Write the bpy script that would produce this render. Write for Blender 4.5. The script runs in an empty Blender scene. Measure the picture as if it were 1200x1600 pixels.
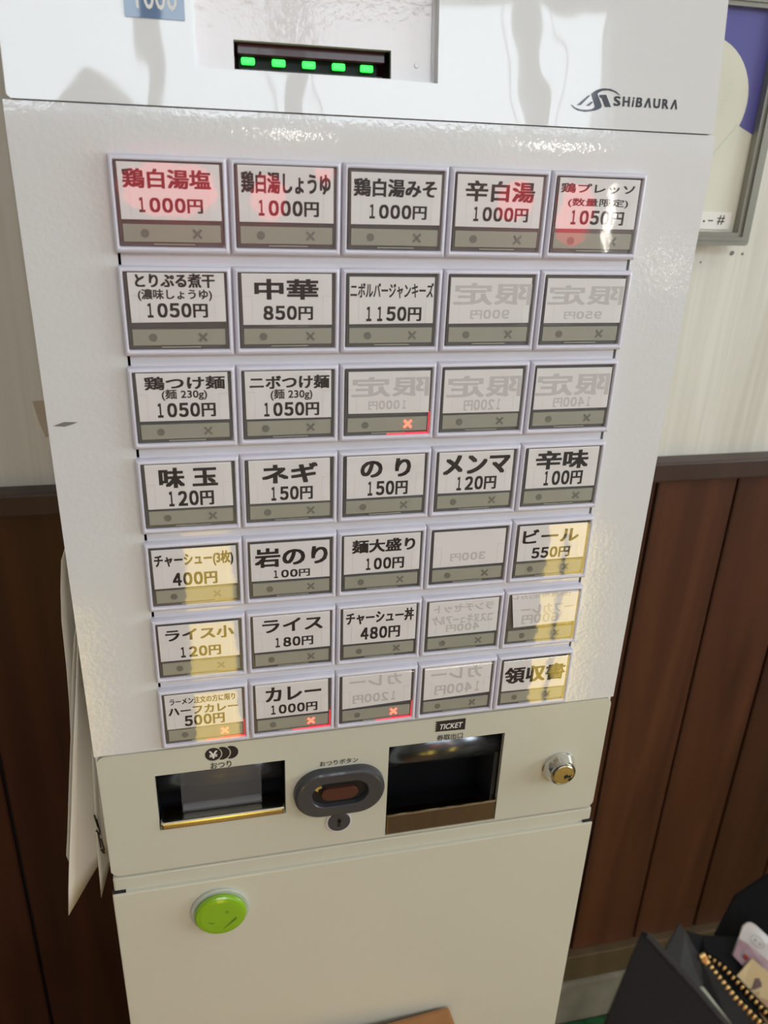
import bpy, bmesh, math, random
from mathutils import Vector, Matrix

# ------------------------------------------------------------------ camera, light, exposure
S = bpy.context.scene
COL = S.collection
U = 0.062                      # one button pitch in metres
H = 22.6 * U                   # height of the top edge of the button grid above the floor
R_ = math.radians

cam_d = bpy.data.cameras.new('camera')
cam = bpy.data.objects.new('camera', cam_d)
COL.objects.link(cam)
cam.location = (0.0409, -0.4700, 1.4016)
cam.rotation_euler = (1.15736, -0.03582, -0.22289)
cam_d.sensor_fit = 'VERTICAL'
cam_d.sensor_height = 32.0
cam_d.lens = 32.0 * 1243.5 / 1600.0
cam_d.clip_start = 0.01
cam_d.dof.use_dof = True
cam_d.dof.focus_distance = 0.56
cam_d.dof.aperture_fstop = 9.0
S.camera = cam

S.view_settings.view_transform = 'Standard'
S.view_settings.look = 'None'
S.view_settings.gamma = 1.0
S.view_settings.exposure = 0.22
S.view_settings.use_curve_mapping = False

world = bpy.data.worlds.new('daylight')
S.world = world
world.use_nodes = True
world.node_tree.nodes['Background'].inputs[0].default_value = (0.80, 0.90, 1.0, 1)
world.node_tree.nodes['Background'].inputs[1].default_value = 2.5

def area(name, loc, aim, sx, sy, power, color):
    d = bpy.data.lights.new(name, 'AREA')
    d.shape = 'RECTANGLE'; d.size = sx; d.size_y = sy
    d.energy = power; d.color = color
    o = bpy.data.objects.new(name, d); COL.objects.link(o)
    o.location = loc
    o.rotation_euler = (Vector(aim) - Vector(loc)).to_track_quat('-Z', 'Y').to_euler()
    return o

# daylight arriving through the shop's windows (high front window, tall side window)
area('daylight_front', (0.50, -2.62, 2.42), (0.50, 0.37, 1.75), 2.25, 0.62, 18, (0.80, 0.92, 1.0))
area('daylight_right', (3.35, -1.2, 1.7), (0.0, -0.2, 1.3), 1.5, 1.4, 30, (0.93, 0.99, 1.0))
# added ceiling lamps, unseen; the left one dimmed to darken that side
area('ceiling_fill_left', (-0.9, -1.3, 2.84), (-0.9, -1.3, 0), 1.0, 0.12, 2, (1.0, 0.94, 0.84))
area('ceiling_fill_right', (1.2, -1.3, 2.84), (1.2, -1.3, 0), 1.0, 0.12, 4, (1.0, 0.94, 0.84))

# ------------------------------------------------------------------ materials
def mat(name, color, rough=0.5, metal=0.0, coat=0.0, emit=None, estr=0.0, spec=0.5, trans=0.0, ior=1.45, alpha=1.0):
    m = bpy.data.materials.new(name); m.use_nodes = True
    b = m.node_tree.nodes['Principled BSDF']
    b.inputs['Base Color'].default_value = (*color, 1)
    b.inputs['Roughness'].default_value = rough
    b.inputs['Metallic'].default_value = metal
    b.inputs['Coat Weight'].default_value = coat
    b.inputs['Coat Roughness'].default_value = 0.03
    b.inputs['Specular IOR Level'].default_value = spec
    b.inputs['Transmission Weight'].default_value = trans
    b.inputs['IOR'].default_value = ior
    b.inputs['Alpha'].default_value = alpha
    if emit:
        b.inputs['Emission Color'].default_value = (*emit, 1)
        b.inputs['Emission Strength'].default_value = estr
    return m

def nodes(m):
    return m.node_tree.nodes, m.node_tree.links, m.node_tree.nodes['Principled BSDF']

def noise_color(m, c1, c2, scale, stretch=(1, 1, 1), detail=4, lo=0.35, hi=0.65, dist=0.0):
    n, l, b = nodes(m)
    tc = n.new('ShaderNodeTexCoord'); mp = n.new('ShaderNodeMapping')
    mp.inputs['Scale'].default_value = stretch
    nz = n.new('ShaderNodeTexNoise'); nz.inputs['Scale'].default_value = scale
    nz.inputs['Detail'].default_value = detail; nz.inputs['Distortion'].default_value = dist
    cr = n.new('ShaderNodeValToRGB')
    cr.color_ramp.elements[0].position = lo; cr.color_ramp.elements[0].color = (*c1, 1)
    cr.color_ramp.elements[1].position = hi; cr.color_ramp.elements[1].color = (*c2, 1)
    l.new(tc.outputs['Object'], mp.inputs[0]); l.new(mp.outputs[0], nz.inputs['Vector'])
    l.new(nz.outputs['Fac'], cr.inputs[0]); l.new(cr.outputs[0], b.inputs['Base Color'])
    return m

def bump(m, scale, dist, strength=1.0, stretch=(1, 1, 1), coat_only=False, detail=2):
    n, l, b = nodes(m)
    tc = n.new('ShaderNodeTexCoord'); mp = n.new('ShaderNodeMapping')
    mp.inputs['Scale'].default_value = stretch
    nz = n.new('ShaderNodeTexNoise'); nz.inputs['Scale'].default_value = scale
    nz.inputs['Detail'].default_value = detail
    bp = n.new('ShaderNodeBump'); bp.inputs['Distance'].default_value = dist
    bp.inputs['Strength'].default_value = strength
    l.new(tc.outputs['Object'], mp.inputs[0]); l.new(mp.outputs[0], nz.inputs['Vector'])
    l.new(nz.outputs['Fac'], bp.inputs['Height'])
    l.new(bp.outputs[0], b.inputs['Coat Normal' if coat_only else 'Normal'])
    if not coat_only: l.new(bp.outputs[0], b.inputs['Coat Normal'])
    return m

M = {}
M['door'] = bump(mat('door_enamel', (0.70, 0.70, 0.695), 0.3, coat=1.0), 15, 0.0008, 1.0, (1, 1, 0.6))
M['panel'] = bump(mat('panel_enamel', (0.72, 0.73, 0.735), 0.3, coat=1.0), 330, 0.00012, 1.0)
M['lower'] = bump(mat('lower_panel_enamel', (0.58, 0.58, 0.49), 0.38, coat=0.25), 300, 0.00006, 1.0)
M['stand'] = bump(mat('stand_enamel', (0.61, 0.60, 0.50), 0.30, coat=0.35), 6, 0.0010, 1.0)
for k_ in ('lower', 'stand'):
    M[k_].node_tree.nodes['Principled BSDF'].inputs['Coat Roughness'].default_value = 0.16
M['recess'] = bump(mat('recess_plastic', (0.74, 0.70, 0.70), 0.3, coat=0.6), 260, 0.00010, 1.0)
M['bezel'] = mat('lavender_bezel_plastic', (0.70, 0.69, 0.79), 0.28, coat=0.3)
M['rail'] = mat('rail_plastic', (0.68, 0.68, 0.72), 0.2, coat=0.8)
M['lens'] = mat('smoky_lens_plastic', (0.12, 0.115, 0.115), 0.18, coat=0.6)
M['card'] = noise_color(mat('card_paper', (0.8, 0.8, 0.8), 0.6), (0.80, 0.785, 0.79), (0.86, 0.845, 0.85), 14)
M['ink'] = mat('black_ink', (0.022, 0.017, 0.018), 0.6)
M['ghost'] = mat('ink_showing_through', (0.60, 0.585, 0.585), 0.6)
M['strip'] = mat('grey_green_strip', (0.37, 0.37, 0.31), 0.35)
M['mark'] = mat('strip_mark_grey', (0.19, 0.19, 0.165), 0.4)
M['red_led'] = mat('lit_red_cross', (1, 0.1, 0.05), 0.4, emit=(1.0, 0.10, 0.06), estr=3.2)
M['red_glow'] = mat('red_lit_lens_edge', (0.9, 0.05, 0.08), 0.3, emit=(1.0, 0.03, 0.06), estr=1.0)  # spill of the red LED, put into the lens edge as emission
M['green_led'] = mat('lit_green_lamp', (0.1, 1, 0.2), 0.4, emit=(0.03, 1.0, 0.08), estr=0.95)
M['black'] = mat('black_plastic', (0.012, 0.012, 0.014), 0.3, coat=0.3)
M['void'] = mat('dark_inside', (0.01, 0.01, 0.012), 0.6)
M['tray'] = mat('black_glossy_tray', (0.015, 0.015, 0.018), 0.2, coat=0.5)
M['hood'] = mat('dark_steel_hood', (0.16, 0.17, 0.19), 0.24, metal=0.9)
M['tray_matte'] = mat('black_tray_inside', (0.010, 0.010, 0.012), 0.55, spec=0.2)
M['steel'] = mat('brushed_steel', (0.62, 0.57, 0.46), 0.22, metal=1.0)
M['bronze'] = bump(mat('polished_steel_lip', (0.44, 0.38, 0.26), 0.14, metal=1.0), 110, 0.0006, 1.0, (1, 1, 0.12), detail=0)
M['chrome'] = mat('chrome', (0.75, 0.74, 0.70), 0.10, metal=1.0)
M['grey'] = mat('dark_grey_plastic', (0.052, 0.052, 0.060), 0.4, coat=0.3)
M['brown_btn'] = mat('brown_push_plastic', (0.085, 0.03, 0.02), 0.25, coat=0.6)
M['gold_wear'] = mat('worn_yellow_sticker', (0.55, 0.38, 0.10), 0.5)
M['white_ink'] = mat('white_ink', (0.78, 0.78, 0.74), 0.5)
M['label_blue'] = mat('slate_blue_label', (0.055, 0.12, 0.25), 0.3, coat=1.0)
M['logo'] = mat('navy_black_logo_ink', (0.018, 0.02, 0.035), 0.4, coat=0.5)
M['red_reflection'] = mat('dark_guide_red_reflection', (0.06, 0.012, 0.012), 0.3, coat=0.15)  # red reflection inside the slot, put into the guide's colour
M['green'] = mat('lime_green_plastic', (0.24, 0.47, 0.015), 0.25, coat=0.6)
M['scuff_g'] = mat('dark_smudge', (0.10, 0.20, 0.02), 0.5)
M['clear_ring'] = mat('pale_plastic_ring', (0.50, 0.535, 0.46), 0.25, coat=0.5)
M['paper'] = noise_color(mat('hanging_paper', (0.8, 0.78, 0.7), 0.7), (0.74, 0.71, 0.62), (0.80, 0.77, 0.69), 6)
M['scuff'] = mat('grey_scuff', (0.20, 0.19, 0.18), 0.7)
M['wallpaper'] = noise_color(mat('streaked_wallpaper', (0.7, 0.68, 0.6), 0.6), (0.60, 0.575, 0.49), (0.74, 0.72, 0.64), 30, (1.8, 1.8, 0.06), 6, 0.35, 0.62, 0.6)
bump(M['wallpaper'], 60, 0.0004, 0.6, (1.5, 1.5, 0.08))
def wood(name, c1, c2, rough=0.42):
    m = noise_color(mat(name, c1, rough, coat=0.12), c1, c2, 9, (2.6, 2.6, 0.16), 5, 0.3, 0.7, 0.8)
    m.node_tree.nodes['Principled BSDF'].inputs['Coat Roughness'].default_value = 0.25
    return m
M['floor'] = wood('brown_floor_boards', (0.060, 0.034, 0.018), (0.105, 0.062, 0.032), 0.5)
M['plank'] = [wood('dark_plank_wood_%d' % i, c[0], c[1]) for i, c in enumerate([
    ((0.046, 0.0135, 0.005), (0.092, 0.030, 0.012)),
    ((0.040, 0.012, 0.005), (0.078, 0.025, 0.010)),
    ((0.050, 0.015, 0.006), (0.100, 0.034, 0.014))])]
M['rail_wood'] = wood('dark_rail_wood', (0.045, 0.025, 0.018), (0.070, 0.040, 0.028))
M['base_wood'] = wood('brown_base_wood', (0.070, 0.045, 0.022), (0.105, 0.070, 0.035))
M['concrete'] = noise_color(mat('grey_concrete', (0.2, 0.2, 0.17), 0.9), (0.12, 0.11, 0.08), (0.20, 0.185, 0.145), 14, detail=8)
M['mat'] = bump(noise_color(mat('green_mat_pile', (0.02, 0.09, 0.03), 0.9, spec=0.1), (0.012, 0.060, 0.020), (0.026, 0.105, 0.040), 60), 400, .002)
M['plaster'] = mat('cream_plaster', (0.50, 0.50, 0.47), 0.8)
M['ceiling'] = mat('ceiling_board', (0.68, 0.67, 0.62), 0.8)
M['frame_dark'] = mat('grey_window_frame', (0.25, 0.25, 0.24), 0.4)
M['alu'] = mat('grey_aluminium_frame', (0.30, 0.29, 0.25), 0.30, metal=0.6)
M['poster_blue'] = mat('poster_blue', (0.085, 0.080, 0.30), 0.35, coat=0.6)
M['poster_cream'] = noise_color(mat('poster_cream', (0.7, 0.7, 0.58), 0.4, coat=0.6), (0.64, 0.62, 0.50), (0.72, 0.70, 0.59), 5)
M['poster_shade'] = mat('poster_pale_green_line', (0.58, 0.61, 0.47), 0.4)
M['label_white'] = mat('label_white', (0.82, 0.80, 0.74), 0.5)
M['pine'] = wood('light_orange_wood', (0.30, 0.125, 0.04), (0.44, 0.21, 0.08), 0.4)
M['rail_highlight'] = wood('painted_edge_highlight', (0.50, 0.34, 0.15), (0.62, 0.44, 0.22), 0.5)  # highlight on the chair rail's edge, put into a paler wood
M['leather'] = bump(mat('black_leather', (0.013, 0.0105, 0.009), 0.55, spec=0.25), 900, 0.0002, 0.6)
M['fabric'] = bump(mat('black_lining_fabric', (0.006, 0.006, 0.0065), 0.8, spec=0.15), 1500, 0.0003, 0.8)
M['brass'] = mat('brass', (0.85, 0.58, 0.22), 0.28, metal=1.0)
M['lantern'] = mat('added_lantern_paper', (0.7, 0.05, 0.04), 0.6, emit=(1.0, 0.05, 0.08), estr=3.8)  # glow of the added lanterns
M['added_warm_lamp'] = mat('added_warm_paper', (0.9, 0.7, 0.3), 0.6, emit=(1.0, 0.70, 0.11), estr=4.6)  # glow of the added floor lamps
M['added_bulb'] = mat('added_lamp_glass', (0.9, 0.9, 0.9), 0.3, emit=(1.0, 0.95, 0.86), estr=14.0)  # glow of the added pendant lamps

def clear_mat():
    m = bpy.data.materials.new('clear_cover_plastic'); m.use_nodes = True
    n, l = m.node_tree.nodes, m.node_tree.links
    n.clear()
    out = n.new('ShaderNodeOutputMaterial'); mix = n.new('ShaderNodeMixShader')
    tr = n.new('ShaderNodeBsdfTransparent'); tr.inputs[0].default_value = (1, 1, 1, 1)
    gl = n.new('ShaderNodeBsdfGlossy'); gl.inputs['Roughness'].default_value = 0.03
    fr = n.new('ShaderNodeFresnel'); fr.inputs[0].default_value = 1.5
    tc = n.new('ShaderNodeTexCoord'); nz = n.new('ShaderNodeTexNoise'); nz.inputs['Scale'].default_value = 60
    bp = n.new('ShaderNodeBump'); bp.inputs['Distance'].default_value = 0.00006
    l.new(tc.outputs['Object'], nz.inputs['Vector']); l.new(nz.outputs['Fac'], bp.inputs['Height'])
    l.new(bp.outputs[0], gl.inputs['Normal'])
    ge = n.new('ShaderNodeNewGeometry'); inv = n.new('ShaderNodeMath'); inv.operation = 'SUBTRACT'; inv.inputs[0].default_value = 1.0
    mu = n.new('ShaderNodeMath'); mu.operation = 'MULTIPLY'
    m2 = n.new('ShaderNodeMath'); m2.operation = 'MULTIPLY'; m2.inputs[1].default_value = 1.7   # both faces of the skin reflect
    l.new(ge.outputs['Backfacing'], inv.inputs[1]); l.new(inv.outputs[0], mu.inputs[0]); l.new(fr.outputs[0], mu.inputs[1])
    l.new(mu.outputs[0], m2.inputs[0]); l.new(m2.outputs[0], mix.inputs[0]); l.new(tr.outputs[0], mix.inputs[1]); l.new(gl.outputs[0], mix.inputs[2])
    l.new(mix.outputs[0], out.inputs[0])
    return m
M['clear'] = clear_mat()

# ------------------------------------------------------------------ mesh helpers
def obj(name, bm, m=None, parent=None, smooth=False, label=None):
    me = bpy.data.meshes.new(name)
    if isinstance(bm, bmesh.types.BMesh):
        bmesh.ops.recalc_face_normals(bm, faces=bm.faces)
        bm.to_mesh(me); bm.free()
    else:
        me = bm
    for x in (m if isinstance(m, (list, tuple)) else [m]):
        if x: me.materials.append(x)
    if smooth:
        for p in me.polygons: p.use_smooth = True
    o = bpy.data.objects.new(name, me); COL.objects.link(o)
    if parent: o.parent = parent
    if label: o['label'] = label
    return o

def inst(name, me, parent, loc=(0, 0, 0), label=None):
    o = bpy.data.objects.new(name, me); COL.objects.link(o); o.parent = parent; o.location = loc
    if label: o['label'] = label
    return o

def tag(o, label, cat, group=None):
    o['label'] = label; o['category'] = cat
    if group: o['group'] = group
    return o

def empty(name, loc, label=None, cat=None, rot=(0, 0, 0), group=None):
    o = bpy.data.objects.new(name, None); COL.objects.link(o)
    o.location = loc; o.rotation_euler = rot; o.empty_display_size = 0.02
    if label: tag(o, label, cat, group)
    return o

def struct(o):
    o['kind'] = 'structure'; return o

def box(bm, x0, x1, y0, y1, z0, z1, bevel=0.0, seg=2):
    v = [bm.verts.new((x, y, z)) for x in (x0, x1) for y in (y0, y1) for z in (z0, z1)]
    fs = [(0, 1, 3, 2), (4, 6, 7, 5), (0, 4, 5, 1), (2, 3, 7, 6), (0, 2, 6, 4), (1, 5, 7, 3)]
    f = [bm.faces.new([v[i] for i in q]) for q in fs]
    if bevel:
        es = list({e for q in f for e in q.edges})
        bmesh.ops.bevel(bm, geom=es, offset=bevel, segments=seg, affect='EDGES', profile=0.6)
    return bm

def ubox(x0, x1, y0, y1, z0, z1, bevel=0.0, seg=2, bm=None):
    """box given in button pitches, z measured down from the grid's top edge"""
    bm = bm or bmesh.new()
    return box(bm, x0 * U, x1 * U, y0 * U, y1 * U, z0 * U, z1 * U, bevel * U, seg)

def prism(pts, y0, y1, bm=None, bevel=0.0):
    """extrude an outline in the x-z plane from y0 (front) to y1"""
    bm = bm or bmesh.new()
    a = [bm.verts.new((x, y0, z)) for x, z in pts]
    b = [bm.verts.new((x, y1, z)) for x, z in pts]
    n = len(pts)
    f = [bm.faces.new(a), bm.faces.new(b[::-1])]
    for i in range(n):
        f.append(bm.faces.new((a[i], b[i], b[(i + 1) % n], a[(i + 1) % n])))
    if bevel:
        bmesh.ops.bevel(bm, geom=list(f[0].edges), offset=bevel, segments=2, affect='EDGES', profile=0.5)
    return bm

def uprism(pts, y0, y1, bm=None, bevel=0.0):
    return prism([(x * U, z * U) for x, z in pts], y0 * U, y1 * U, bm, bevel * U)

def ellipse(cx, cz, rx, rz=None, n=40, a0=0, a1=360):
    rz = rz or rx
    full = abs(a1 - a0) >= 360
    k = n if full else n - 1
    return [(cx + rx * math.cos(R_(a0 + (a1 - a0) * i / k)), cz + rz * math.sin(R_(a0 + (a1 - a0) * i / k))) for i in range(n)]

def rrect(x0, x1, z0, z1, r, n=6):
    p = []
    for cx, cz, a in ((x1 - r, z1 - r, 0), (x0 + r, z1 - r, 90), (x0 + r, z0 + r, 180), (x1 - r, z0 + r, 270)):
        for i in range(n + 1):
            t = R_(a + 90 * i / n)
            p.append((cx + r * math.cos(t), cz + r * math.sin(t)))
    return p

def ring(outer, inner, y0, y1, bm=None, ybevel=None):
    """frame between two outlines with the same number of points, x-z plane"""
    bm = bm or bmesh.new(); n = len(outer)
    lo = [[bm.verts.new((x, y, z)) for x, z in pts] for pts, y in ((outer, y1), (outer, y0), (inner, y0), (inner, y1))]
    for k in range(3):
        for i in range(n):
            j = (i + 1) % n
            bm.faces.new((lo[k][i], lo[k + 1][i], lo[k + 1][j], lo[k][j]))
    return bm

def holed_plate(x0, x1, z0, z1, y0, y1, holes, bm=None):
    """plate in pitches with rectangular holes; walls of the holes are closed"""
    bm = bm or bmesh.new()
    xs = sorted({x0, x1} | {h[0] for h in holes} | {h[1] for h in holes})
    zs = sorted({z0, z1} | {h[2] for h in holes} | {h[3] for h in holes})
    solid = lambda i, j: 0 <= i < len(xs) - 1 and 0 <= j < len(zs) - 1 and not any(
        h[0] <= (xs[i] + xs[i + 1]) / 2 <= h[1] and h[2] <= (zs[j] + zs[j + 1]) / 2 <= h[3] for h in holes)
    cache = {}
    def V(x, y, z):
        k = (x, y, z)
        if k not in cache: cache[k] = bm.verts.new((x * U, y * U, z * U))
        return cache[k]
    for i in range(len(xs) - 1):
        for j in range(len(zs) - 1):
            if not solid(i, j): continue
            a, b, c, d = xs[i], xs[i + 1], zs[j], zs[j + 1]
            bm.faces.new((V(a, y0, c), V(b, y0, c), V(b, y0, d), V(a, y0, d)))
            bm.faces.new((V(a, y1, c), V(a, y1, d), V(b, y1, d), V(b, y1, c)))
            if not solid(i - 1, j): bm.faces.new((V(a, y0, c), V(a, y0, d), V(a, y1, d), V(a, y1, c)))
            if not solid(i + 1, j): bm.faces.new((V(b, y0, c), V(b, y1, c), V(b, y1, d), V(b, y0, d)))
            if not solid(i, j - 1): bm.faces.new((V(a, y0, c), V(a, y1, c), V(b, y1, c), V(b, y0, c)))
            if not solid(i, j + 1): bm.faces.new((V(a, y0, d), V(b, y0, d), V(b, y1, d), V(a, y1, d)))
    return bm

_txt = {}
def glyphs(s, weight=0.012):
    """outline of a line of text as flat vertices and faces, bounding box scaled to 0..1"""
    k = s
    if k not in _txt:
        c = bpy.data.curves.new('lettering', 'FONT'); c.body = s; c.size = 1.0
        c.resolution_u = 3; c.fill_mode = 'FRONT'
        o = bpy.data.objects.new('lettering', c); COL.objects.link(o)
        dg = bpy.context.evaluated_depsgraph_get()
        me = o.evaluated_get(dg).to_mesh()
        vs = [(v.co.x, v.co.y) for v in me.vertices]; fs = [tuple(p.vertices) for p in me.polygons]
        o.evaluated_get(dg).to_mesh_clear()
        bpy.data.objects.remove(o); bpy.data.curves.remove(c)
        x0 = min(v[0] for v in vs); x1 = max(v[0] for v in vs); y0 = min(v[1] for v in vs); y1 = max(v[1] for v in vs)
        _txt[k] = ([((v[0] - x0) / (x1 - x0), (v[1] - y0) / (y1 - y0)) for v in vs], fs)
    return _txt[k]

def put_text(bm, s, x0, x1, z0, z1, y, weight=0.012, mirror=False, slant=0.0, mi=0):
    if len(s) > 2 and s[0].isdigit() and s[-1] == '円':
        # price: wide figures set one by one in equal slots, then the yen character
        n = len(s) - 1; slot = (x1 - x0) / (n + 1.32); w = weight
        for i, ch in enumerate(s[:-1]):
            a = x0 + i * slot
            l, r = (a + .24 * slot, a + .72 * slot) if ch == '1' else (a + .07 * slot, a + .93 * slot)
            if mirror: l, r = x0 + x1 - r, x0 + x1 - l
            _put(bm, chr(ord(ch) + 0xFEE0), l, r, z0, z1, y, w * 1.5, mirror, slant)
        l, r = x1 - 1.26 * slot, x1
        if mirror: l, r = x0 + x1 - r, x0 + x1 - l
        return _put(bm, '円', l, r, z0, z1 - .06 * (z1 - z0), y, w, mirror, slant)
    return _put(bm, s, x0, x1, z0, z1, y, weight, mirror, slant)

def _put(bm, s, x0, x1, z0, z1, y, weight=0.012, mirror=False, slant=0.0):
    """place text in the rectangle x0..x1, z0..z1 (metres) on the plane y"""
    vs, fs = glyphs(s, weight)
    # bold: overlapping copies shifted by a fraction of the line height; x shift follows the glyph width
    e = weight * (z1 - z0)
    ex = min(e, (x1 - x0) / max(1, len(s)) * weight * 1.1)
    for k, (sx, sz) in enumerate(((-1, -.6), (1, -.6), (-1, .6), (1, .6), (0, 0))):
        if weight == 0 and k < 4: continue
        out = []
        for a, b in vs:
            if mirror: a = 1 - a
            out.append(bm.verts.new((x0 + ex + (x1 - x0 - 2 * ex) * (a + slant * b) + sx * ex, y + k * 2e-6, z0 + e + (z1 - z0 - 2 * e) * b + sz * e)))
        for f in fs:
            try: bm.faces.new([out[i] for i in f])
            except ValueError: pass
    return bm

def text_obj(name, s, x0, x1, z0, z1, y, m, parent, **kw):
    o = obj(name, put_text(bmesh.new(), s, x0 * U, x1 * U, z0 * U, z1 * U, y * U, **kw), m, parent)
    return o

def sheet_grid(rows, thick=0.0004):
    """thin solid sheet from rows of 3-D points (same count per row)"""
    bm = bmesh.new()
    g = [[bm.verts.new(p) for p in r] for r in rows]
    for i in range(len(g) - 1):
        for j in range(len(g[0]) - 1):
            bm.faces.new((g[i][j], g[i][j + 1], g[i + 1][j + 1], g[i + 1][j]))
    bmesh.ops.recalc_face_normals(bm, faces=bm.faces)
    bmesh.ops.solidify(bm, geom=list(bm.faces), thickness=thick)
    return bm

def slab3(pts, vec):
    """solid slab: outline of 3-D points extruded by vec"""
    bm = bmesh.new(); n = len(pts); v = Vector(vec)
    a = [bm.verts.new(p) for p in pts]; b = [bm.verts.new(Vector(p) + v) for p in pts]
    bmesh.ops.triangulate(bm, faces=[bm.faces.new(a), bm.faces.new(b[::-1])])
    for i in range(n): bm.faces.new((a[i], b[i], b[(i + 1) % n], a[(i + 1) % n]))
    return bm

# ------------------------------------------------------------------ the room
YW = 6 * U                                   # face of the wall behind the machine
XL, XR, YF, ZC = -2.4, 3.2, -2.5, 2.85
struct(obj('floor', box(bmesh.new(), XL, XR, YF, YW + 0.15, -0.1, 0), M['floor']))
struct(obj('ceiling', box(bmesh.new(), XL, XR, YF, YW + 0.15, ZC, ZC + 0.1), M['ceiling']))
wall = struct(obj('wall_back', box(bmesh.new(), XL, XR, YW + 0.012, YW + 0.15, 0, ZC), M['wallpaper']))
z_rail = H - 5.30 * U; z_wb = H - 19.7 * U; z_kerb = H - 20.65 * U
struct(obj('trim_1', box(bmesh.new(), XL, XR, YW - 0.016, YW + 0.012, z_rail - 0.026, z_rail, 0.003), M['rail_wood']))
struct(obj('baseboard_back', box(bmesh.new(), XL, XR, YW - 0.014, YW + 0.012, z_kerb, z_wb, 0.003), M['base_wood']))
struct(obj('trim_2', box(bmesh.new(), XL, XR, YW - 0.020, YW + 0.012, 0, z_kerb, 0.006), M['concrete']))
pitch = 1.905 * U
x = (9.75 - 14 * 1.905) * U
k = 0
rnd = random.Random(4)
obj('plank_backing', box(bmesh.new(), XL, XR, YW + 0.0095, YW + 0.012, z_wb, z_rail - 0.02), M['void'], wall)
while x < XR:
    a, b = max(x + 0.0022, XL), min(x + pitch - 0.0022, XR)
    if b - a > 0.01:
        obj('plank', box(bmesh.new(), a, b, YW + rnd.uniform(0, 0.001), YW + 0.0095, z_wb, z_rail - 0.026, 0.0015, 1), M['plank'][k % 3], wall)
    x += pitch; k += 1
struct(obj('wall_left', box(bmesh.new(), XL - 0.1, XL, YF, YW + 0.15, 0, ZC), M['plaster']))
# right wall with a tall window
def u_plate_x(x0, x1, y0, y1, z0, z1, hy0, hy1, hz0, hz1):
    bm = bmesh.new()
    box(bm, x0, x1, y0, hy0, z0, z1); box(bm, x0, x1, hy1, y1, z0, z1)
    box(bm, x0, x1, hy0, hy1, z0, hz0); box(bm, x0, x1, hy0, hy1, hz1, z1)
    return bm
struct(obj('wall_right', u_plate_x(XR, XR + 0.1, YF, YW + 0.15, 0, ZC, -2.0, -0.4, 0.9, 2.45), M['plaster']))
w = obj('window_1', box(box(bmesh.new(), XR + 0.02, XR + 0.06, -2.0, -0.4, 0.9, 0.95), XR + 0.02, XR + 0.06, -2.0, -0.4, 2.40, 2.45), M['frame_dark']); struct(w)
for yy in (-2.0, -1.23, -0.45):
    obj('window_frame', box(bmesh.new(), XR + 0.02, XR + 0.06, yy, yy + 0.05, 0.95, 2.40), M['frame_dark'], w)
# front wall, behind the photographer, with a high band of windows
def front_wall():
    bm = bmesh.new()
    hx0, hx1, hz0, hz1 = -0.66, 1.65, 2.10, 2.74
    box(bm, XL, hx0, YF - 0.1, YF, 0, ZC); box(bm, hx1, XR, YF - 0.1, YF, 0, ZC)
    box(bm, hx0, hx1, YF - 0.1, YF, 0, hz0); box(bm, hx0, hx1, YF - 0.1, YF, hz1, ZC)
    return bm
struct(obj('wall_front', front_wall(), M['plaster']))
w2 = obj('window_2', box(box(bmesh.new(), -0.66, 1.65, YF - 0.08, YF - 0.02, 2.10, 2.13), -0.66, 1.65, YF - 0.08, YF - 0.02, 2.71, 2.74), M['frame_dark']); struct(w2)
for xx, hw_ in ((-0.05, .035), (0.42, .055), (1.34, .04)):
    obj('window_frame', box(bmesh.new(), xx - hw_, xx + hw_, YF - 0.08, YF - 0.02, 2.13, 2.71), M['frame_dark'], w2)

pl_ = empty('added_plant', (-.26, YF - .05, 2.13), 'rounded leafy plant added on the high sill behind the photographer as a reflected silhouette', 'plant')  # added silhouette for the dark blob reflected in the upper door
pb_ = bmesh.new(); bmesh.ops.create_icosphere(pb_, subdivisions=4, radius=.165)
for v_ in pb_.verts:
    v_.co = Vector((v_.co.x, v_.co.y * .3, max(v_.co.z, -.02))) * (1 + .05 * math.sin(31 * v_.co.x + 17 * v_.co.z)); v_.co.z += .10
obj('foliage', pb_, M['mat'], pl_)
obj('pot', box(bmesh.new(), -.10, .10, -.03, .03, 0, .07, .01), M['frame_dark'], pl_)

# lamps added behind the photographer to make reflections in the machine
def lathe(bm, prof, seg=20):
    rows = [[bm.verts.new((r * math.cos(2 * math.pi * i / seg), r * math.sin(2 * math.pi * i / seg), z)) for i in range(seg)] for r, z in prof]
    for a, b in zip(rows, rows[1:]):
        for i in range(seg): bm.faces.new((a[i], a[(i + 1) % seg], b[(i + 1) % seg], b[i]))
    bm.faces.new(rows[0]); bm.faces.new(rows[-1][::-1])
    return bm
def added_lantern(x, y, z, r, h, label):  # added source of the red reflections on the top buttons
    t = empty('added_paper_lantern', (x, y, z), label, 'lantern', group='added red lanterns for the red reflections')
    prof = [(r * math.sin(R_(25 + 130 * i / 10)), -h / 2 * math.cos(R_(25 + 130 * i / 10))) for i in range(11)]
    obj('lantern_shade', lathe(bmesh.new(), prof), M['lantern'], t, True)
    obj('lantern_cap', lathe(bmesh.new(), [(r * 0.5, h / 2 * 0.9), (r * 0.5, h / 2 + 0.01), (0.003, h / 2 + 0.012), (0.003, ZC - z)], 12), M['black'], t)
for lx, lz, lr, lh, lt in ((-.02, 1.30, .150, .17, 'widest added red paper lantern behind the photographer, left end of the row'), (.29, 1.28, .055, .15, 'small added red paper lantern next to the widest one'),
                           (.47, 1.36, .035, .05, 'tiny added red paper lantern in the middle of the row'), (1.13, 1.30, .060, .13, 'slim added red paper lantern, second from the right end'),
                           (1.36, 1.26, .060, .22, 'tall added red paper lantern at the right end of the row')):
    added_lantern(lx, -2.3, lz, lr, lh, lt)
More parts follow.
